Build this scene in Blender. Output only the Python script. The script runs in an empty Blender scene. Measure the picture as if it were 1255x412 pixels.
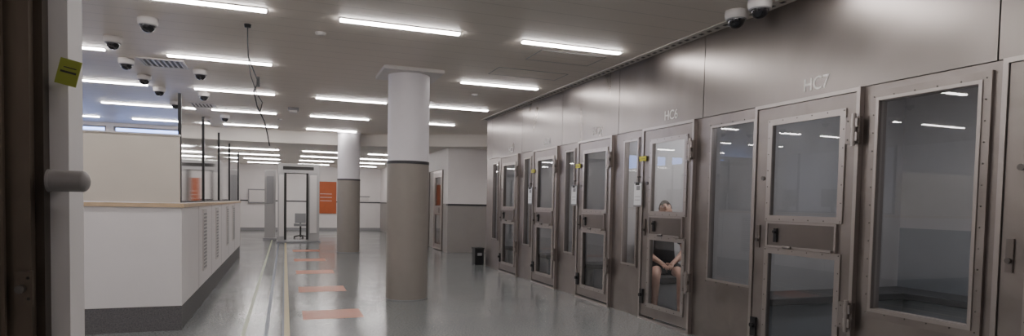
import bpy, math, random
import numpy as np
from mathutils import Vector, Matrix
random.seed(7)
COL=bpy.context.scene.collection

# ---------------------------------------------------------------- materials
def mat(name,color,rough=.5,metal=0.,noise=0.,nscale=5.,stretch=(1,1,1),rnoise=0.,bump=0.,spec=.5,coat=0.,aniso=0.,dist=.6):
    m=bpy.data.materials.new(name);m.use_nodes=True;nt=m.node_tree;N=nt.nodes;L=nt.links
    b=N["Principled BSDF"];b.inputs["Base Color"].default_value=(*color,1);b.inputs["Roughness"].default_value=rough
    b.inputs["Metallic"].default_value=metal
    b.inputs["Specular IOR Level"].default_value=spec
    b.inputs["Coat Weight"].default_value=coat
    if aniso>0:
        b.inputs["Anisotropic"].default_value=aniso
        tg=N.new("ShaderNodeTangent");tg.direction_type='RADIAL';tg.axis='Z';L.new(tg.outputs[0],b.inputs["Tangent"])
    tc=N.new("ShaderNodeTexCoord");mp=N.new("ShaderNodeMapping");mp.inputs["Scale"].default_value=stretch
    L.new(tc.outputs["Object"],mp.inputs[0])
    nz=N.new("ShaderNodeTexNoise");nz.inputs["Scale"].default_value=nscale;nz.inputs["Detail"].default_value=4
    nz.inputs["Distortion"].default_value=dist
    L.new(mp.outputs[0],nz.inputs["Vector"])
    if noise>0 :
        r=N.new("ShaderNodeMapRange");r.inputs["From Min"].default_value=.3;r.inputs["From Max"].default_value=.7
        r.inputs["To Min"].default_value=1-noise;r.inputs["To Max"].default_value=1+noise
        L.new(nz.outputs["Fac"],r.inputs["Value"])
        mx=N.new("ShaderNodeVectorMath");mx.operation='SCALE';mx.inputs[0].default_value=color
        L.new(r.outputs[0],mx.inputs["Scale"]);L.new(mx.outputs[0],b.inputs["Base Color"])
    if rnoise>0:
        r=N.new("ShaderNodeMapRange");r.inputs["From Min"].default_value=.3;r.inputs["From Max"].default_value=.7
        r.inputs["To Min"].default_value=max(.02,rough-rnoise);r.inputs["To Max"].default_value=rough+rnoise
        L.new(nz.outputs["Fac"],r.inputs["Value"]);L.new(r.outputs[0],b.inputs["Roughness"])
    if bump>0:
        bp=N.new("ShaderNodeBump");bp.inputs["Strength"].default_value=bump;bp.inputs["Distance"].default_value=.01
        L.new(nz.outputs["Fac"],bp.inputs["Height"]);L.new(bp.outputs[0],b.inputs["Normal"])
    return m
def emis(name,color,s):
    m=bpy.data.materials.new(name);m.use_nodes=True;nt=m.node_tree;nt.nodes.clear()
    e=nt.nodes.new("ShaderNodeEmission");e.inputs[0].default_value=(*color,1);e.inputs[1].default_value=s
    o=nt.nodes.new("ShaderNodeOutputMaterial");nt.links.new(e.outputs[0],o.inputs[0]);return m
def glass(name,tint,ior=1.6,rough=.0):
    m=bpy.data.materials.new(name);m.use_nodes=True;nt=m.node_tree;nt.nodes.clear();N=nt.nodes
    t=N.new("ShaderNodeBsdfTransparent");t.inputs[0].default_value=(*tint,1)
    g=N.new("ShaderNodeBsdfGlossy");g.inputs["Roughness"].default_value=rough;g.inputs[0].default_value=(1,1,1,1)
    fr=N.new("ShaderNodeFresnel");fr.inputs[0].default_value=ior
    mx=N.new("ShaderNodeMixShader");o=N.new("ShaderNodeOutputMaterial")
    nt.links.new(fr.outputs[0],mx.inputs[0]);nt.links.new(t.outputs[0],mx.inputs[1]);nt.links.new(g.outputs[0],mx.inputs[2]);nt.links.new(mx.outputs[0],o.inputs[0])
    return m

STEEL=mat("brushed_steel",(.285,.258,.243),.31,1.,noise=.15,nscale=.9,stretch=(1,1.2,.5),rnoise=.05,bump=.045,aniso=.45,dist=.8)
STEEL2=mat("door_steel",(.325,.292,.274),.36,.95,noise=.13,nscale=3,rnoise=.08)
BEAD=mat("steel_bead",(.46,.42,.40),.33,.9)
RIVET=mat("rivet_steel",(.18,.165,.155),.3,.9)
BLACK=mat("black_plastic",(.015,.015,.017),.4)
DARK=mat("dark_metal",(.05,.048,.046),.45,.5)
WHITE=mat("painted_wall_white",(.80,.765,.755),.6,noise=.02,nscale=2)
WHITE2=mat("counter_white_laminate",(.84,.805,.81),.35,noise=.02,nscale=2)
CREAM=mat("cream_screen_panel",(.70,.64,.56),.6,noise=.02,nscale=3)
GREYLOW=mat("grey_dado_paint",(.32,.30,.285),.5,noise=.03,nscale=3)
TAUPE=mat("taupe_column_paint",(.30,.272,.245),.45,noise=.04,nscale=3)
COLWHITE=mat("column_white_paint",(.80,.77,.80),.5,noise=.02,nscale=3)
RING=mat("dark_band",(.05,.05,.055),.4)
SKIRT=mat("speckled_grey_skirting",(.14,.135,.14),.6,noise=.35,nscale=90)
WOOD=mat("light_wood_edge",(.62,.46,.30),.4,noise=.15,nscale=8,stretch=(1,8,8))
ORANGE=mat("orange_vinyl",(.50,.165,.085),.35,noise=.06,nscale=30)
POSTER=mat("orange_poster",(.46,.105,.03),.5,noise=.05,nscale=4)
YEL=mat("cream_line_vinyl",(.52,.44,.24),.35)
GRN=mat("green_line_vinyl",(.35,.40,.25),.35)
BLU=mat("blue_line_vinyl",(.08,.11,.16),.35)
PLAST=mat("offwhite_plastic",(.68,.65,.635),.4)
SCANP=mat("scanner_grey_plastic",(.42,.41,.41),.4)
GREYP=mat("grey_plastic",(.30,.30,.31),.45)
DOME=mat("smoked_dome",(.012,.012,.015),.08,spec=.8)
BROWN=mat("shaded_brown_steel",(.17,.135,.105),.36,.5,noise=.3,nscale=6,stretch=(1,1,.25),rnoise=.1)  # brown jamb steel, with the foreground's lack of light put into the colour
BROWN2=mat("shaded_brown_steel_dark",(.08,.062,.048),.4,.4,noise=.3,nscale=6,stretch=(1,1,.25))  # darker jamb strips, same foreground shade painted into the brown
RAIL=mat("grey_handrail_vinyl",(.34,.32,.31),.45)
SIGN=mat("lime_sign",(.32,.36,.05),.5)
YTAG=mat("yellow_tag",(.60,.57,.04),.5)
PAPER=mat("paper",(.88,.88,.90),.7)
LABEL=mat("label_vinyl",(.95,.93,.90),.5)
CELLW=mat("cell_wall_paint",(.72,.71,.715),.5,noise=.04,nscale=2)
CELLB=mat("cell_blue_paint",(.42,.45,.485),.5,noise=.04,nscale=2)
BENCH=mat("bench_grey",(.14,.14,.145),.4)
SCREEN=mat("monitor_black",(.01,.01,.012),.15)
LAMP=emis("lamp_diffuser",(1.0,.95,.935),41)
LAMP2=emis("cell_lamp_diffuser",(.98,.97,1.0),20.0)
LAMP4=emis("cell_lamp_diffuser_bright",(1,.97,.96),32.0)
LAMP3=emis("cell_lamp_diffuser_dim",(.97,.97,1.0),11.0)
GLASS=glass("cell_glazing",(.78,.785,.79),1.75)
GLASS2=glass("counter_screen_glass",(.88,.91,.95),1.4,.05)
SKIN=mat("skin",(.78,.50,.40),.5,noise=.06,nscale=12)
HAIR=mat("short_grey_hair",(.10,.085,.075),.7,noise=.4,nscale=60)
SHIRT=mat("dark_tshirt",(.026,.026,.03),.85,noise=.2,nscale=20)
SHORTS=mat("dark_shorts",(.035,.035,.04),.85,noise=.2,nscale=20)
EYE=mat("eye",(.7,.68,.66),.2)
LIP=mat("lip",(.45,.17,.14),.5)

def floor_mat():
    m=mat("vinyl_floor",(.30,.335,.34),.17,spec=.55)
    nt=m.node_tree;N=nt.nodes;L=nt.links;b=N["Principled BSDF"]
    tc=N.new("ShaderNodeTexCoord")
    n1=N.new("ShaderNodeTexNoise");n1.inputs["Scale"].default_value=55;n1.inputs["Detail"].default_value=5
    n2=N.new("ShaderNodeTexNoise");n2.inputs["Scale"].default_value=.7;n2.inputs["Detail"].default_value=3
    L.new(tc.outputs["Object"],n1.inputs[0]);L.new(tc.outputs["Object"],n2.inputs[0])
    cr=N.new("ShaderNodeValToRGB");cr.color_ramp.elements[0].position=.36;cr.color_ramp.elements[0].color=(.145,.162,.164,1)
    cr.color_ramp.elements[1].position=.64;cr.color_ramp.elements[1].color=(.245,.258,.254,1)
    L.new(n1.outputs["Fac"],cr.inputs[0]);L.new(cr.outputs[0],b.inputs["Base Color"])
    r=N.new("ShaderNodeMapRange");r.inputs["To Min"].default_value=.08;r.inputs["To Max"].default_value=.28
    L.new(n2.outputs["Fac"],r.inputs["Value"]);L.new(r.outputs[0],b.inputs["Roughness"])
    bp=N.new("ShaderNodeBump");bp.inputs["Strength"].default_value=.18;bp.inputs["Distance"].default_value=.004
    n3=N.new("ShaderNodeTexNoise");n3.inputs["Scale"].default_value=11
    L.new(tc.outputs["Object"],n3.inputs[0]);L.new(n3.outputs["Fac"],bp.inputs["Height"]);L.new(bp.outputs[0],b.inputs["Normal"])
    return m
FLOOR=floor_mat()
def ceil_mat():
    m=mat("metal_plank_ceiling",(.70,.65,.60),.5)
    nt=m.node_tree;N=nt.nodes;L=nt.links;b=N["Principled BSDF"]
    tc=N.new("ShaderNodeTexCoord");sp=N.new("ShaderNodeSeparateXYZ");L.new(tc.outputs["Object"],sp.inputs[0])
    d=N.new("ShaderNodeMath");d.operation='DIVIDE';d.inputs[1].default_value=.306;L.new(sp.outputs["Y"],d.inputs[0])
    f=N.new("ShaderNodeMath");f.operation='FRACT';L.new(d.outputs[0],f.inputs[0])
    g=N.new("ShaderNodeMath");g.operation='LESS_THAN';g.inputs[1].default_value=.045;L.new(f.outputs[0],g.inputs[0])
    mx=N.new("ShaderNodeMixRGB");mx.inputs[1].default_value=(.745,.68,.61,1);mx.inputs[2].default_value=(.61,.56,.50,1)
    L.new(g.outputs[0],mx.inputs[0]);L.new(mx.outputs[0],b.inputs["Base Color"]);return m
CEIL=ceil_mat()

# ---------------------------------------------------------------- mesh builder
class MB:
    def __init__(s): s.v=[];s.f=[];s.m=[];s.sm=[];s.mats=[]
    def mi(s,m):
        if m not in s.mats:s.mats.append(m)
        return s.mats.index(m)
    def add(s,vs,fs,m,smooth=False):
        o=len(s.v);s.v+= [tuple(v) for v in vs];i=s.mi(m)
        for f in fs: s.f.append([o+k for k in f]);s.m.append(i);s.sm.append(smooth)
    def box(s,x0,x1,y0,y1,z0,z1,m):
        if x0>x1:x0,x1=x1,x0
        if y0>y1:y0,y1=y1,y0
        if z0>z1:z0,z1=z1,z0
        s.add([(x0,y0,z0),(x1,y0,z0),(x1,y1,z0),(x0,y1,z0),(x0,y0,z1),(x1,y0,z1),(x1,y1,z1),(x0,y1,z1)],
              [(0,3,2,1),(4,5,6,7),(0,1,5,4),(1,2,6,5),(2,3,7,6),(3,0,4,7)],m)
    def cyl(s,p0,p1,r0,r1=None,n=16,m=None,smooth=True,caps=True):
        if r1 is None:r1=r0
        p0=Vector(p0);p1=Vector(p1);d=(p1-p0).normalized()
        a=d.orthogonal().normalized();b=d.cross(a)
        vs=[];fs=[]
        for p,r in((p0,r0),(p1,r1)):
            for i in range(n):
                t=2*math.pi*i/n;vs.append(p+a*math.cos(t)*r+b*math.sin(t)*r)
        for i in range(n):
            j=(i+1)%n;fs.append((i,j,n+j,n+i))
        s.add(vs,fs,m,smooth)
        if caps:
            s.add(vs[:n],[tuple(reversed(range(n)))],m);s.add(vs[n:],[tuple(range(n))],m)
    def lathe(s,c,prof,n,m,axis='z'):
        vs=[];fs=[]
        for r,z in prof:
            for i in range(n):
                t=2*math.pi*i/n
                vs.append((c[0]+r*math.cos(t),c[1]+r*math.sin(t),c[2]+z))
        for k in range(len(prof)-1):
            for i in range(n):
                j=(i+1)%n;fs.append((k*n+i,k*n+j,(k+1)*n+j,(k+1)*n+i))
        s.add(vs,fs,m,True)
    def ball(s,c,r,m,n=12,sc=(1,1,1)):
        vs=[];fs=[];k=n//2
        for a in range(k+1):
            ph=math.pi*a/k
            for i in range(n):
                t=2*math.pi*i/n
                vs.append((c[0]+r*sc[0]*math.sin(ph)*math.cos(t),c[1]+r*sc[1]*math.sin(ph)*math.sin(t),c[2]+r*sc[2]*math.cos(ph)))
        for a in range(k):
            for i in range(n):
                j=(i+1)%n;fs.append((a*n+i,(a+1)*n+i,(a+1)*n+j,a*n+j))
        s.add(vs,fs,m,True)
    def tube(s,pts,r,m,n=8):
        for a,b in zip(pts[:-1],pts[1:]): s.cyl(a,b,r,r,n,m);
        for p in pts[1:-1]: s.ball(p,r,m,8)
    def prism(s,poly,z0,z1,m):
        n=len(poly);vs=[(x,y,z0) for x,y in poly]+[(x,y,z1) for x,y in poly]
        fs=[tuple(reversed(range(n))),tuple(range(n,2*n))]+[(i,(i+1)%n,n+(i+1)%n,n+i) for i in range(n)]
        s.add(vs,fs,m)
    def done(s,name,bevel=0.,parent=None,origin=None):
        V=np.array(s.v)
        if origin is None:
            c=(V.min(0)+V.max(0))/2;c[2]=V[:,2].min()
        else:c=np.array(origin,float)
        me=bpy.data.meshes.new(name);me.from_pydata([tuple(v-c) for v in V],[],s.f)
        for m in s.mats:me.materials.append(m)
        me.polygons.foreach_set("material_index",s.m);me.polygons.foreach_set("use_smooth",s.sm);me.update()
        o=bpy.data.objects.new(name,me);o.location=tuple(c);COL.objects.link(o)
        if bevel>0:
            b=o.modifiers.new("Bevel",'BEVEL');b.width=bevel;b.segments=2;b.limit_method='ANGLE'
        if parent:
            o.parent=parent
        return o

XW=4.05;H=3.12;HL=2.80
# ---------------------------------------------------------------- shell
b=MB();b.box(-7.7,8.2,-2.2,28.4,-.1,0,FLOOR);b.done("floor",origin=(0,0,0))
b=MB();b.box(-7.7,8.2,-2.2,17.4,H,H+.12,CEIL)
b.done("ceiling",origin=(0,0,0))
b=MB();b.prism([(-1.75,17.0),(1.9,16.7),(5.9,14.4),(8.2,14.4),(8.2,28.4),(-1.75,28.4)],HL,H+.0,mat("bulkhead_paint",(.74,.70,.65),.6))
b.done("ceiling_bulkhead")
b=MB();b.box(-7.7,-.612,2.2,2.34,0,H,WHITE);b.done("wall_front_left")
b=MB();b.box(-1.35,-1.2,-2.1,2.2,0,H,WHITE);b.done("wall_left_near")
b=MB();b.box(-7.7,8.2,-2.2,-2.1,0,H,WHITE);b.done("wall_behind")
b=MB();b.box(-7.7,-7.6,2.34,17.3,0,H,WHITE);b.done("wall_left")
b=MB();b.box(-7.6,-1.75,17.3,17.42,0,2.15,WHITE);b.box(-7.6,-1.75,17.3,17.42,3.04,H,WHITE)
xs=[-7.6,-7.3,-5.75,-5.6,-4.05,-3.9,-2.35,-1.75]
for i in range(0,8,2): b.box(xs[i],xs[i+1],17.3,17.42,2.15,3.04,WHITE)
b.done("wall_office_back")
for i,(a,c) in enumerate(((-7.3,-5.75),(-5.6,-4.05),(-3.9,-2.35))):
    w=MB();t=.035
    w.box(a,c,17.32,17.40,2.15,2.15+t,GREYP);w.box(a,c,17.32,17.40,3.04-t,3.04,GREYP)
    w.box(a,a+t,17.32,17.40,2.15,3.04,GREYP);w.box(c-t,c,17.32,17.40,2.15,3.04,GREYP)
    w.add([(a,17.36,2.15),(c,17.36,2.15),(c,17.36,3.04),(a,17.36,3.04)],[(0,1,2,3)],GLASS2)
    w.done("window_%d"%(i+20))
b=MB();b.box(-1.87,-1.75,17.3,28.3,0,H,WHITE);b.done("wall_corridor_left")
b=MB();b.box(-1.75,8.2,28.0,28.15,1.29,HL,WHITE);b.box(-1.75,8.2,28.0,28.15,0,1.24,WHITE);b.box(-1.75,8.2,27.985,28.15,1.24,1.29,RING)
b.done("wall_back")
b=MB();b.box(-1.75,4.07,27.97,28.0,0,.12,GREYP);b.done("baseboard_back")
b=MB()
b.box(4.07,8.2,15.8,15.95,1.31,HL,WHITE);b.box(4.07,8.2,15.79,15.95,1.26,1.31,RING);b.box(4.07,8.2,15.8,15.95,.0,1.26,GREYLOW)
b.done("wall_far_block")
b=MB()
b.box(4.07,4.2,15.95,16.3,1.31,HL,WHITE);b.box(4.07,4.2,15.95,16.3,0,1.31,GREYLOW)
b.box(4.07,4.2,20.1,28.0,1.29,HL,WHITE);b.box(4.06,4.2,20.1,28.0,1.24,1.29,RING);b.box(4.07,4.2,20.1,28.0,0,1.24,GREYLOW)
b.box(4.07,4.2,16.3,20.1,2.25,HL,WHITE)
b.box(4.12,4.2,16.3,20.1,0,2.25,GREYLOW)
b.done("wall_far_right")
b=MB();b.box(8.1,8.2,-2.1,28.0,0,H,WHITE);b.done("wall_right_outer")
b=MB();b.box(4.15,8.1,12.4,12.5,0,H,WHITE);b.done("wall_cell_end")

# ---------------------------------------------------------------- steel cell front
cells=[dict(n=3,win=(12.0,11.62),door=(11.42,10.50)),
       dict(n=4,win=(10.24,9.88),door=(9.70,8.78)),
       dict(n=5,win=(8.52,8.16),door=(7.99,7.07)),
       dict(n=6,win=(6.80,6.42),door=(6.28,5.36)),
       dict(n=7,win=(5.12,4.45),door=(4.42,3.40)),
       dict(n=8,win=(3.27,2.51),door=(2.38,1.36)),
       dict(n=9,win=(1.15,.45),door=(.25,-.77))]
WZ0,WZ1=.59,2.19;DZ0,DZ1=.05,2.24;FZ=2.27
ops=[]
for c in cells:
    ops.append((c['win'][1],c['win'][0],WZ0,WZ1));ops.append((c['door'][1],c['door'][0],0,DZ1))
ops.sort()
b=MB();y=-2.1
for a,c,z0,z1 in ops:
    b.box(XW,4.13,y,a,0,FZ,STEEL2)
    if z0>0:b.box(XW,4.13,a,c,0,z0,STEEL2)
    b.box(XW,4.13,a,c,z1,FZ,STEEL2);y=c
b.box(XW,4.13,y,12.4,0,FZ,STEEL2)
seams=[-2.1,-1.0,.75,2.46,5.23,6.93,8.64,10.35,12.06,12.4]
for a,c in zip(seams[:-1],seams[1:]): b.box(XW-.012,4.13,a+.005,c-.005,FZ+.004,H,STEEL)
b.box(XW+.01,4.14,-2.1,12.4,FZ-.01,H,DARK)
b.done("wall_right",origin=(0,0,0))
b=MB();b.box(3.90,4.035,-2,12.4,H-.012,H,mat("strip_paint",(.60,.56,.52),.5))
y=-1.9
while y<12.3:
    b.box(3.95,3.985,y,y+.05,H-.0145,H-.0115,DARK);y+=.12
b.done("trim_1")

def rivets(b,ya,yb,za,zb,x,sp,r=.006):
    n=max(2,int(abs(yb-ya)/sp)+1)
    for i in range(n):
        y=ya+(yb-ya)*i/(n-1)
        for z in(za,zb): b.ball((x,y,z),r,RIVET,6)
    n=max(2,int(abs(zb-za)/sp)+1)
    for i in range(1,n-1):
        z=za+(zb-za)*i/(n-1)
        for y in(ya,yb): b.ball((x,y,z),r,RIVET,6)
def frame(b,ylo,yhi,z0,z1,t,x0,x1,m):
    b.box(x0,x1,ylo,ylo+t,z0,z1,m);b.box(x0,x1,yhi-t,yhi,z0,z1,m)
    b.box(x0,x1,ylo+t,yhi-t,z0,z0+t,m);b.box(x0,x1,ylo+t,yhi-t,z1-t,z1,m)
def pane(b,ylo,yhi,z0,z1,x,m):
    b.add([(x,ylo,z0),(x,ylo,z1),(x,yhi,z1),(x,yhi,z0)],[(0,1,2,3)],m)

for k,c in enumerate(cells):
    hi,lo=c['win']
    w=MB()
    big=(hi-lo)>.7
    t=.045 if big else .03
    frame(w,lo-.03 if big else lo,hi+.03 if big else hi,WZ0-(.03 if big else 0),WZ1+(.03 if big else 0),t+(.03 if big else 0),XW-.022 if big else XW-.008,XW-.001,STEEL2)
    frame(w,lo+.002,hi-.002,WZ0+.002,WZ1-.002,t,XW-.001,XW+.05,BEAD)
    frame(w,lo+.02,hi-.02,WZ0+.02,WZ1-.02,.022,XW-.03 if big else XW-.016,XW-.02 if big else XW-.006,BEAD)
    rivets(w,lo+.012 if not big else lo,hi-.012 if not big else hi,WZ0+.012,WZ1-.012,XW-.012 if not big else XW-.023,.13)
    pane(w,lo+.02,hi-.02,WZ0+.02,WZ1-.02,XW+.02,GLASS)
    w.done("window_%d"%(k+1))
    dh,dl=c['door'];d=MB();wd=dh-dl
    x0,x1=XW-.032,XW+.02
    frame(d,dl-.03,dh+.03,0.0,DZ1+.03,.03,XW-.045,XW-.001,BEAD)
    gl=dh-.165;gr=dl+.115
    if wd<1: gl=dh-.16;gr=dl+.10
    lo2,hi2=dl+.004,dh-.004
    d.box(x0,x1,gl,hi2,DZ0,DZ1-.004,STEEL2);d.box(x0,x1,lo2,gr,DZ0,DZ1-.004,STEEL2)
    d.box(x0,x1,gr,gl,2.10,DZ1-.004,STEEL2);d.box(x0,x1,gr,gl,.98,1.27,STEEL2);d.box(x0,x1,gr,gl,DZ0,.19,STEEL2)
    for z0,z1 in((1.27,2.10),(.19,.98)):
        frame(d,gr-.028,gl+.028,z0-.028,z1+.028,.05,x0-.012,x0,BEAD)
        rivets(d,gr-.012,gl+.012,z0-.012,z1+.012,x0-.012,.13)
        pane(d,gr,gl,z0,z1,XW-.005,GLASS)
    d.box(x0-.018,x0,gr+.03,gl-.02,1.025,1.225,STEEL)
    frame(d,gr+.01,gl,1.012,1.238,.018,x0-.024,x0,BEAD)
    d.box(x0-.034,x0-.018,gl-.13,gl-.10,1.06,1.18,BLACK);d.cyl((x0-.05,gl-.115,1.15),(x0-.018,gl-.115,1.15),.014,n=10,m=BLACK)
    d.box(x0-.05,x0-.02,gr+.03,gr+.30,1.013,1.03,BEAD)
    for yy in(gr+.10,gl-.25): d.cyl((x0-.03,yy-.04,1.02),(x0-.03,yy+.04,1.02),.012,n=8,m=RIVET)
    for z in(.55,1.95):
        d.box(x0-.03,x0,dl-.05,dl+.07,z-.10,z+.10,STEEL2)
        d.box(x0-.05,x0-.03,dl-.045,dl+.01,z-.085,z-.02,BEAD);d.box(x0-.05,x0-.03,dl-.045,dl+.01,z+.02,z+.085,BEAD)
        d.cyl((x0-.045,dl-.012,z-.12),(x0-.045,dl-.012,z+.12),.016,n=10,m=BEAD)
        for dz in(-.07,.07): d.ball((x0-.03,dl+.05,z+dz),.008,RIVET,6)
    d.box(x0-.02,x0,dh-.07,dh-.005,.19,.36,BLACK);d.cyl((x0-.045,dh-.04,.29),(x0-.02,dh-.04,.29),.022,n=12,m=BLACK)
    d.box(x0-.012,x0,dh-.075,dh-.035,1.0,1.2,STEEL);d.cyl((x0-.03,dh-.055,1.07),(x0,dh-.055,1.07),.016,n=12,m=RIVET)
    d.cyl((x0-.012,dh-.09,1.62),(x0,dh-.09,1.62),.02,n=12,m=RIVET)
    d.done("door_%d"%(k+1))
    cu=bpy.data.curves.new("cell_label","FONT");cu.body="HC%d"%c['n'];cu.size=.15;cu.extrude=.001;cu.offset=.001;cu.align_x='CENTER'
    cu.materials.append(LABEL);o=bpy.data.objects.new("cell_number_label",cu);COL.objects.link(o)
    yc=(dh+dl)/2-(.10 if c['n']==7 else .03)
    o.matrix_world=Matrix(((0,0,-1,XW-.0145),(-.88,0,0,yc),(0,1,0,2.325),(0,0,0,1)))
    if c['n'] in(4,5,6):
        y0=(lo+dh)/2
        p=MB();x=XW-.06
        p.box(x-.004,x,y0-.075,y0+.085,1.36,1.62,PAPER);p.box(x,x+.005,y0-.085,y0+.095,1.34,1.64,GREYP)
        p.box(x-.012,x-.004,y0-.03,y0+.04,1.60,1.635,DARK)
        p.cyl((x+.002,y0+.005,1.635),(x+.002,y0+.005,1.70),.003,n=6,m=DARK);p.cyl((x-.01,y0+.005,1.70),(XW-.001,y0+.005,1.70),.005,n=8,m=DARK)
        p.box(x-.005,x-.004,y0-.05,y0+.03,1.54,1.59,GREYP);p.box(x-.005,x-.004,y0-.055,y0+.06,1.42,1.425,GREYP);p.box(x-.005,x-.004,y0-.055,y0+.06,1.46,1.465,GREYP)
        p.done("clipboard")
        p=MB();p.box(XW-.056,XW-.052,dh-.08,dh+.07,1.885,1.945,YTAG);p.box(XW-.0575,XW-.056,dh-.06,dh+.05,1.91,1.915,DARK);p.box(XW-.052,XW-.001,dh+.032,dh+.06,1.905,1.925,YTAG);p.done("yellow_door_tag")

# ---------------------------------------------------------------- cells behind
b=MB();walls=[12.4]+[12.06,10.35,8.64,6.93,5.23,2.46,.75,-1.0]
for y in walls[1:]:
    b.box(4.15,6.9,y-.04,y+.04,0,.95,CELLW);b.box(4.15,6.9,y-.04,y+.04,.95,2.7,CELLW)
b.box(6.9,7.0,-2.0,12.3,1.15,2.7,CELLW);b.box(6.9,7.0,-2.0,12.3,0,1.15,CELLB)
b.done("wall_cells")
b=MB();b.box(4.15,7.0,-2.0,12.3,2.7,2.76,CELLW);b.done("ceiling_cells")
for i,(a,c) in enumerate(zip(walls[1:-1],walls[2:])):
    p=MB();ya,yb=c+.045,a-.045
    p.box(6.40,6.89,ya,yb,.38,.45,BENCH);p.box(6.46,6.89,ya,yb,0,.38,CELLB)
    p.box(4.35,6.40,yb-.47,yb,.38,.45,BENCH);p.box(4.40,6.46,yb-.41,yb,0,.38,CELLB)
    p.done("cell_bench",bevel=.008)
    p=MB();yc=(a+c)/2
    xl=4.75 if i==3 else 5.1
    p.box(xl,xl+.6,yc-.16,yc+.16,2.67,2.699,GREYP);p.box(xl+.03,xl+.57,yc-.13,yc+.13,2.655,2.67,LAMP4 if i==3 else (LAMP2 if i>3 else LAMP3));p.done("cell_light")

# ---------------------------------------------------------------- ceiling lights
lm=None
def ceiling_light(x0,y,z=H,L=1.22):
    global lm
    if lm is None:
        p=MB();p.box(-.61,.61,-.045,.045,-.010,0,PLAST);p.box(-.60,.60,-.034,.034,-.026,-.010,LAMP)
        o=p.done("ceiling_light",origin=(0,0,0));lm=o.data
    else:
        o=bpy.data.objects.new("ceiling_light",lm);COL.objects.link(o)
    o.location=(x0+L/2,y,z)
for y in(1.3,3.75,6.22,8.66,11.1,13.55,16.05):
    for x in(-5.1,-3.25,-1.38,.49,2.40):
        if x<-2 and y<2.5: continue
        if x<-1 and y<2: continue
        if abs(y-8.66)<.1 and x==.49: continue
        if y>15 and x>1.5: continue
        ceiling_light(x,y)
for y in(19.2,21.5,23.8,26.2):
    for x in(-1.38,.49,2.40): ceiling_light(x,y,HL)
ceiling_light(6.0,13.9)

# ---------------------------------------------------------------- columns
for(cx,cy,top,cap) in((1.605,8.45,H,True),(1.56,16.35,H,False)):
    c=MB();R=.283
    zt=top if cap else H
    c.cyl((cx,cy,0),(cx,cy,1.86),R+.004,n=64,m=TAUPE);c.cyl((cx,cy,1.86),(cx,cy,1.90),R+.008,n=64,m=RING)
    c.cyl((cx,cy,1.90),(cx,cy,zt-.06),R,n=64,m=COLWHITE)
    if cap:
        c.box(cx-.4,cx+.4,cy-.4,cy+.4,zt-.045,zt,PLAST);c.cyl((cx,cy,zt-.06),(cx,cy,zt-.045),R,n=64,m=COLWHITE)
    else: c.cyl((cx,cy,zt-.06),(cx,cy,zt),R+.02,n=64,m=COLWHITE)
    c.cyl((cx,cy,0),(cx,cy,.012),R+.012,n=64,m=GREYP)
    c.done("column")

# ---------------------------------------------------------------- counter
cn=MB();cx=-.97
cn.box(-5.6,cx,6.9,6.98,.25,1.245,WHITE2);cn.box(cx-.08,cx,6.98,15.4,.25,1.245,WHITE2)
cn.box(-5.6,cx-.0,6.905,6.98,0,.25,SKIRT);cn.box(cx-.08,cx-.005,6.98,15.4,0,.25,SKIRT)
cn.box(-5.6,cx+.02,6.88,7.5,1.245,1.285,WOOD);cn.box(cx-.6,cx+.02,7.5,15.42,1.245,1.285,WOOD)
cn.box(-5.6,cx-.0,6.9,7.49,1.285,1.289,WHITE2);cn.box(cx-.59,cx,7.49,15.4,1.285,1.289,WHITE2)
cn.box(cx-.6,cx-.08,15.3,15.4,0,1.245,WHITE2)
cn.box(-5.6,-5.5,6.98,7.5,0,1.245,WHITE2)
for y in(8.2,9.6,11.0,12.4,13.8): cn.box(cx-.001,cx+.0015,y-.004,y+.004,.25,1.245,GREYP)
cn.done("reception_counter",bevel=.003)
for i,(y,w,z0,z1) in enumerate(((8.55,.34,.42,1.2),(10.1,.30,.42,1.2),(11.9,.34,.5,1.2),(13.2,.5,.5,1.2))):
    p=MB();p.box(cx+.002,cx+.014,y,y+w,z0,z1,PLAST)
    n=16
    for j in range(n):
        z=z0+.03+(z1-z0-.06)*j/n;p.box(cx+.014,cx+.017,y+.03,y+w-.03,z,z+.025,GREYP)
    p.done("notice_panel")
p=MB();p.box(-5.6,-.99,6.90,6.96,1.292,1.96,CREAM);p.box(-5.6,-.985,6.89,6.97,1.96,1.975,PLAST);p.done("privacy_screen")
g=MB();ys=[7.0,8.9,10.9,12.9,15.3];x=-1.0
for y in ys: g.box(x-.015,x+.015,y-.015,y+.015,1.292,2.40,BLACK)
for a,c in zip(ys[:-1],ys[1:]):
    g.box(x-.008,x+.008,a,c,1.292,1.31,BLACK)
    pane(g,a+.02,c-.02,1.31,2.4,x,GLASS2)
g.done("glass_counter_screen")
for y in(7.7,8.4,9.5,10.3,11.5,12.3,13.6,14.5):
    p=MB();x=-1.33
    p.box(x-.10,x+.10,y-.12,y+.12,1.290,1.302,BLACK);p.box(x-.02,x+.02,y-.03,y+.03,1.302,1.50,BLACK)
    p.box(x-.025,x+.015,y-.26,y+.26,1.40,1.73,BLACK);p.box(x-.028,x-.025,y-.245,y+.245,1.415,1.715,SCREEN)
    p.done("computer_monitor",bevel=.004)
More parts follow.
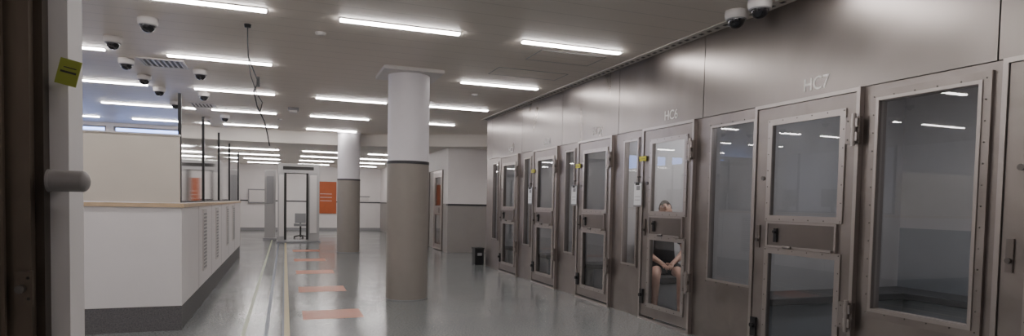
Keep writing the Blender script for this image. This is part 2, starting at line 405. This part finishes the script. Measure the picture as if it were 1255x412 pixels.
# ---------------------------------------------------------------- dome cameras etc.
def dome(x,y,big=1.0):
    p=MB();s=big
    p.lathe((x,y,H),[(0,-.001),(.075*s,-.001),(.078*s,-.02*s),(.075*s,-.05*s),(.066*s,-.058*s)],24,PLAST)
    p.lathe((x,y,H-.058*s),[(.067*s,.004),(.066*s,-.006*s),(.056*s,-.006*s)],24,GREYP)
    pr=[(.056*s*math.cos(a*math.pi/16),-.006*s-.056*s*math.sin(a*math.pi/16)) for a in range(9)]
    p.lathe((x,y,H-.058*s),pr,24,DOME);p.done("dome_camera")
for x,y in((-1.28,7.01),(-1.80,7.99),(-1.92,9.18),(-1.93,10.29),(-1.91,11.32),(-1.90,12.81),(-1.10,9.5),(-1.28,11.49),(-1.63,15.06),(-1.2,14.4),(-2.6,8.4)): dome(x,y,1.2)
for x,y in((3.80,4.50),(3.78,4.19)): dome(x,y,1.3)
for x,y in((.35,6.83),(2.9,9.6),(-.1,14.5)):
    p=MB();p.lathe((x,y,H),[(0,-.03),(.03,-.03),(.05,-.022),(.055,-.001)],20,PLAST);p.done("smoke_detector")
p=MB();p.box(.05,.25,12.55,12.75,H-.05,H,GREYP);p.box(.08,.22,12.57,12.73,H-.09,H-.05,PLAST);p.done("ceiling_speaker",bevel=.005)
def vent(x0,x1,y0,y1):
    p=MB();z=H
    p.box(x0,x1,y0,y0+.03,z-.015,z,PLAST);p.box(x0,x1,y1-.03,y1,z-.015,z,PLAST);p.box(x0,x0+.03,y0+.03,y1-.03,z-.015,z,PLAST);p.box(x1-.03,x1,y0+.03,y1-.03,z-.015,z,PLAST)
    p.box(x0+.03,x1-.03,y0+.03,y1-.03,z-.004,z-.001,DARK)
    n=8
    for i in range(n):
        xx=x0+.05+(x1-x0-.1)*i/(n-1);p.box(xx-.012,xx+.012,y0+.03,y1-.03,z-.013,z-.004,PLAST)
    p.done("air_vent")
vent(-1.78,-1.24,8.98,9.5);vent(-1.78,-1.25,12.8,13.35)
def hatch(x0,x1,y0,y1):
    p=MB();z=H
    frame2=[(x0,x1,y0,y0+.012),(x0,x1,y1-.012,y1),(x0,x0+.012,y0,y1),(x1-.012,x1,y0,y1)]
    for q in frame2:p.box(*q,z-.004,z,GREYP)
    p.box(x0+.012,x1-.012,y0+.012,y1-.012,z-.003,z,CEIL);p.done("ceiling_access_panel")
hatch(2.75,3.6,6.5,7.0);hatch(2.6,3.6,7.55,8.0)
pts=[(-.36,6.83,H),(-.36,6.83,2.95),(-.355,6.84,2.80),(-.30,6.85,2.65),(-.26,6.83,2.55),(-.30,6.82,2.45),(-.27,6.84,2.30),(-.20,6.86,2.15),(-.17,6.86,2.02),(-.15,6.85,1.90)]
p=MB();p.tube(pts,.006,BLACK);p.tube([(-.355,6.84,2.80),(-.33,6.80,2.60),(-.27,6.80,2.42),(-.22,6.82,2.34),(-.24,6.85,2.25)],.004,BLACK,6)
p.lathe((-.36,6.83,H),[(0,-.03),(.03,-.03),(.035,0)],14,BLACK);p.box(-.275,-.245,6.815,6.845,2.50,2.60,BLACK);p.done("hanging_cable")

# ---------------------------------------------------------------- floor markings
p=MB()
for y in(7.15,9.3,11.6,14.0,16.6): p.box(.20,.87,y,y+.58,0,.0015,ORANGE)
p.done("floor_marking_patches")
p=MB();p.box(.0,.055,5.0,27,0,.0015,YEL);p.box(-.40,-.36,5.0,27,0,.0015,GRN);p.box(-.19,-.15,5.0,27,0,.0015,BLU);p.box(-.02,0,5,27,0,.0015,BLU);p.done("floor_marking_lines")

# ---------------------------------------------------------------- scanner portal
p=MB();y0,y1=20.0,20.75
p.box(-.24,1.06,y0-.05,y1+.05,0,.05,GREYP)
p.box(-.20,.02,y0,y1,.05,2.16,SCANP);p.box(.66,1.02,y0,y1,.05,2.16,SCANP)
p.box(-.16,-.02,y0-.015,y0,.2,2.1,PLAST);p.box(.74,.94,y0-.015,y0,.3,2.1,PLAST)
p.box(-.20,1.02,y0,y1,2.16,2.45,SCANP);p.box(-.05,.85,y0-.012,y0,2.26,2.36,DARK)
p.cyl((.66,y0-.02,.1),(.66,y0-.02,2.16),.035,n=12,m=DARK);p.cyl((.02,y0-.02,.1),(.02,y0-.02,2.16),.035,n=12,m=DARK)
p.done("body_scanner_portal",bevel=.02)
p=MB();p.box(-.62,-.28,21.6,21.75,.06,2.3,SCANP);p.box(-.56,-.34,21.59,21.6,1.2,2.1,GREYP);p.box(-.66,-.24,21.4,21.95,0,.06,GREYP);p.done("scanner_panel",bevel=.015)
p=MB()
p.cyl((.52,22.4,.03),(.52,22.4,.5),.03,n=12,m=DARK)
for i in range(5):
    a=i*2*math.pi/5;p.cyl((.52,22.4,.10),(.52+.25*math.cos(a),22.4+.25*math.sin(a),.05),.02,n=8,m=DARK);p.ball((.52+.25*math.cos(a),22.4+.25*math.sin(a),.03),.03,DARK,8)
p.box(.30,.74,22.18,22.62,.42,.50,GREYP);p.box(.34,.70,22.58,22.65,.52,.86,GREYP);p.box(.49,.55,22.60,22.64,.42,.6,DARK);p.done("office_chair",bevel=.02)
p=MB();p.box(1.27,2.14,27.955,27.984,.75,2.15,POSTER)
for z in(1.3,1.45,1.6): p.box(1.45,1.95,27.952,27.955,z,z+.02,PLAST)
p.done("orange_poster")
p=MB();p.box(-1.45,-.75,27.9,27.984,1.15,1.75,GREYP);p.box(-1.4,-.8,27.885,27.9,1.2,1.7,PLAST);p.done("noticeboard")
p=MB();p.box(2.6,3.6,27.97,27.999,1.5,1.55,GREYP);p.box(2.65,3.55,27.96,27.97,1.35,1.5,PLAST);p.done("wall_shelf_sign")
for i,y in enumerate((16.35,18.2)):
    d=MB();x=4.07
    frame(d,y,y+1.0,.02,2.23,.06,x-.03,x+.04,BEAD);frame(d,y+.06,y+.94,.05,2.17,.12,x-.02,x+.03,STEEL2)
    d.box(x-.02,x+.03,y+.18,y+.82,1.0,1.25,STEEL2);pane(d,y+.18,y+.82,1.25,2.05,x,GLASS);pane(d,y+.18,y+.82,.17,1.0,x,GLASS)
    d.box(x-.035,x-.02,y+.3,y+.7,1.04,1.2,STEEL);d.done("door_%d"%(i+10))
p=MB();p.prism([(3.88,12.62),(4.08,12.62),(4.08,12.85),(3.88,12.85)],0,.34,BLACK);p.box(3.87,4.09,12.61,12.86,.34,.37,DARK);p.box(3.93,4.03,12.60,12.61,.2,.26,GREYP);p.done("waste_bin",bevel=.01)

# ---------------------------------------------------------------- near-left door jamb, rail, sign
p=MB();y=2.2
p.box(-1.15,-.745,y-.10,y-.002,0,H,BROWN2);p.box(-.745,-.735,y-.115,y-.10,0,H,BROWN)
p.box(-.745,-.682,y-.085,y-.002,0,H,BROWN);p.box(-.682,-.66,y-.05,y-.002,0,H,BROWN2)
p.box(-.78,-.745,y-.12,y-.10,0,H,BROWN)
p.box(-.715,-.675,y-.10,y-.085,1.03,1.13,BROWN);p.cyl((-.70,y-.12,1.08),(-.70,y-.1,1.08),.012,n=10,m=RIVET);p.ball((-.685,y-.1,1.11),.005,RIVET,6);p.ball((-.685,y-.1,1.05),.005,RIVET,6)
p.done("steel_door_jamb",bevel=.003)
p=MB();r=.031;z=1.390
p.cyl((-.635,y-.075,z),(-.557,y-.075,z),r,n=24,m=RAIL);p.ball((-.557,y-.075,z),r,RAIL,20,sc=(.6,1,1));p.cyl((-.642,y-.075,z),(-.635,y-.075,z),r+.002,n=24,m=RAIL)
p.box(-.645,-.62,y-.06,y-.001,z-.02,z+.01,RAIL);p.done("handrail")
s=MB()
s.box(-.027,.027,-.004,0,-.038,.038,SIGN)
s.box(-.020,.020,-.0045,-.004,-.003,.003,DARK);s.box(-.014,.018,-.0045,-.004,.012,.015,DARK);s.box(-.006,.006,0,.045,-.006,.006,GREYP)
o=s.done("lime_door_sign",origin=(0,0,0));o.location=(-.598,y-.045,1.71);o.rotation_euler=(0,math.radians(13),0)

# ---------------------------------------------------------------- seated person
per=bpy.data.objects.new("seated_person",None);COL.objects.link(per)
per.location=(4.57,6.62,0);per.rotation_euler=(0,0,math.atan2(-.89,-.45))
def skin(name,V,E,R,m,root=0,sub=2):
    me=bpy.data.meshes.new(name);me.from_pydata(V,E,[]);me.materials.append(m)
    o=bpy.data.objects.new(name,me);COL.objects.link(o);o.parent=per
    md=o.modifiers.new("Skin",'SKIN');md.use_smooth_shade=True
    for i,r in enumerate(R):
        rr=r if isinstance(r,tuple) else (r,r)
        me.skin_vertices[0].data[i].radius=rr
        me.skin_vertices[0].data[i].use_root=(i==root)
    s=o.modifiers.new("Sub",'SUBSURF');s.levels=sub;s.render_levels=sub
    return o
V=[(0,0,.59),(-.01,0,.74),(-.02,0,.92),(-.02,0,1.05),(-.01,0,1.14),(.0,0,1.21)]
R=[(.13,.15),(.12,.14),(.12,.15),(.085,.11),.056,.055]
E=[(0,1),(1,2),(2,3),(3,4),(4,5)]
def ap(p,r,par):
    V.append(p);R.append(r);E.append((par,len(V)-1));return len(V)-1
for s in(1,-1):
    a=ap((-.02,s*.17,1.05),.056,3);a=ap((.0,s*.215,.94),.048,a);a=ap((.05,s*.25,.80),.042,a);a=ap((.17,s*.17,.71),.042,a);a=ap((.29,s*.07,.65),.027,a);a=ap((.33,s*.05,.635),(.022,.034),a);a=ap((.365,s*.04,.625),(.018,.034),a)
    h=ap((.04,s*.095,.555),.09,0);h=ap((.25,s*.12,.555),.075,h);h=ap((.45,s*.15,.52),.06,h);h=ap((.45,s*.155,.38),.058,h);h=ap((.42,s*.155,.22),.046,h);h=ap((.40,s*.155,.09),.036,h);h=ap((.46,s*.16,.045),(.038,.040),h);h=ap((.56,s*.17,.036),(.030,.046),h);h=ap((.60,s*.172,.028),(.022,.040),h)
skin("body",V,E,R,SKIN)
for s in(1,-1):
    for i,(dy,l) in enumerate(((.026,.068),(.009,.078),(-.009,.072),(-.026,.056))):
        b0=Vector((.365,s*.04+dy,.625));d=Vector((.8,-s*.25,-.25)).normalized();d2=Vector((.35,-s*.35,-.8)).normalized()
        p1=b0+d*l*.5;p2=p1+d2*l*.35;p3=p2+Vector((-.2,-s*.2,-.9)).normalized()*l*.25
        skin("finger_%d"%i,[tuple(b0-d*.02),tuple(p1),tuple(p2),tuple(p3)],[(0,1),(1,2),(2,3)],[.0095,.0088,.0082,.007],SKIN,sub=1)
    b0=Vector((.33,s*.04-s*.028,.64));skin("thumb",[tuple(b0),tuple(b0+Vector((.02,-s*.025,.012))),tuple(b0+Vector((.045,-s*.03,.008)))],[(0,1),(1,2)],[.012,.0105,.008],SKIN,sub=1)
V=[(.01,0,.53),(-.01,0,.74),(-.02,0,.92),(-.02,0,1.05),(-.012,0,1.125)];R=[(.165,.185),(.150,.170),(.145,.175),(.125,.16),.085];E=[(0,1),(1,2),(2,3),(3,4)]
for s in(1,-1):
    a=ap((-.02,s*.12,1.055),.105,3);a=ap((-.02,s*.185,1.045),.088,a);a=ap((.0,s*.218,.94),.078,a);a=ap((.02,s*.235,.865),.076,a)
skin("tshirt",V,E,R,SHIRT)
V=[(0,0,.60),(.0,0,.66)];R=[(.15,.165),(.14,.16)];E=[(0,1)]
for s in(1,-1):
    h=ap((.05,s*.10,.565),.105,0);h=ap((.20,s*.12,.565),.093,h);h=ap((.31,s*.132,.555),.09,h)
skin("shorts",V,E,R,SHORTS)
def headmesh(name,hair=False):
    me=bpy.data.meshes.new(name);vs=[];fs=[];n=40;k=28
    for a in range(k+1):
        ph=math.pi*a/k
        for i in range(n):
            t=2*math.pi*i/n
            d=Vector((math.sin(ph)*math.cos(t),math.sin(ph)*math.sin(t),math.cos(ph)))
            x,y,z=d.x*.096,d.y*.076,d.z*.118
            if z<0:
                q=-z/.118;y*=1-.32*q*q;x*= (1-.18*q) if d.x>0 else (1-.45*q)
                if d.x>0:x+=.012*q
            if d.x>0:
                g=lambda cy,cz,sy,sz:math.exp(-((y-cy)/sy)**2-((z-cz)/sz)**2)
                x+=.026*g(0,-.022,.012,.018)+.012*g(0,.0,.009,.022)-.010*g(.03,.004,.016,.013)-.010*g(-.03,.004,.016,.013)+.006*g(0,.022,.045,.010)+.006*g(0,-.058,.022,.007)+.008*g(0,-.095,.02,.015)-.004*g(0,-.050,.02,.004)
            if hair:
                lim=.035 if d.x>.35 else (-.01 if d.x>-.05 else -.055)
                sc=1.07 if z>lim else .9
                x,y,z=x*sc,y*sc,z*sc
            vs.append((x,y,z))
    for a in range(k):
        for i in range(n):
            j=(i+1)%n;fs.append((a*n+i,(a+1)*n+i,(a+1)*n+j,a*n+j))
    me.from_pydata(vs,[],fs)
    for p in me.polygons:p.use_smooth=True
    return me
hd=bpy.data.objects.new("head",headmesh("head"));hd.data.materials.append(SKIN);COL.objects.link(hd);hd.parent=per
hd.location=(.02,0,1.31);hd.rotation_euler=(math.radians(8),math.radians(-30),math.radians(-8))
hr=bpy.data.objects.new("hair",headmesh("hair",True));hr.data.materials.append(HAIR);COL.objects.link(hr);hr.parent=hd
f=MB()
for s in(1,-1):
    f.ball((.080,s*.030,.004),.011,EYE,12);f.ball((.0885,s*.030,.004),.0045,BLACK,8)
    f.ball((-.005,s*.076,-.012),.026,SKIN,12,sc=(.65,.3,1.15))
    f.box(.088,.095,s*.018,s*.044,.022,.028,HAIR)
f.ball((.094,0,-.052),.018,LIP,12,sc=(.35,1,.35))
o=f.done("face_features",origin=(0,0,0));o.parent=hd

# ---------------------------------------------------------------- world (daylight outside the clerestory)
w=bpy.data.worlds.new("World");bpy.context.scene.world=w;w.use_nodes=True
w.node_tree.nodes["Background"].inputs[0].default_value=(.30,.45,1,1);w.node_tree.nodes["Background"].inputs[1].default_value=6

# ---------------------------------------------------------------- camera
yaw,pit,rol=.35823,.04071,-.01964;fpx,py=745.31,279.9
fw=np.array([math.sin(yaw)*math.cos(pit),math.cos(yaw)*math.cos(pit),-math.sin(pit)]);r=np.array([math.cos(yaw),-math.sin(yaw),0.]);dn=np.cross(fw,r)
r2=r*math.cos(rol)+dn*math.sin(rol);d2=-r*math.sin(rol)+dn*math.cos(rol)
cam=bpy.data.cameras.new("camera");co=bpy.data.objects.new("camera",cam);COL.objects.link(co)
cam.sensor_width=36;cam.lens=fpx/1255*36;cam.shift_y=(py-206)/1255;cam.clip_start=.05
m=Matrix.Identity(4)
for i in range(3): m[i][0]=r2[i];m[i][1]=-d2[i];m[i][2]=-fw[i]
m[0][3],m[1][3],m[2][3]=0,0,1.35
co.matrix_world=m;bpy.context.scene.camera=co
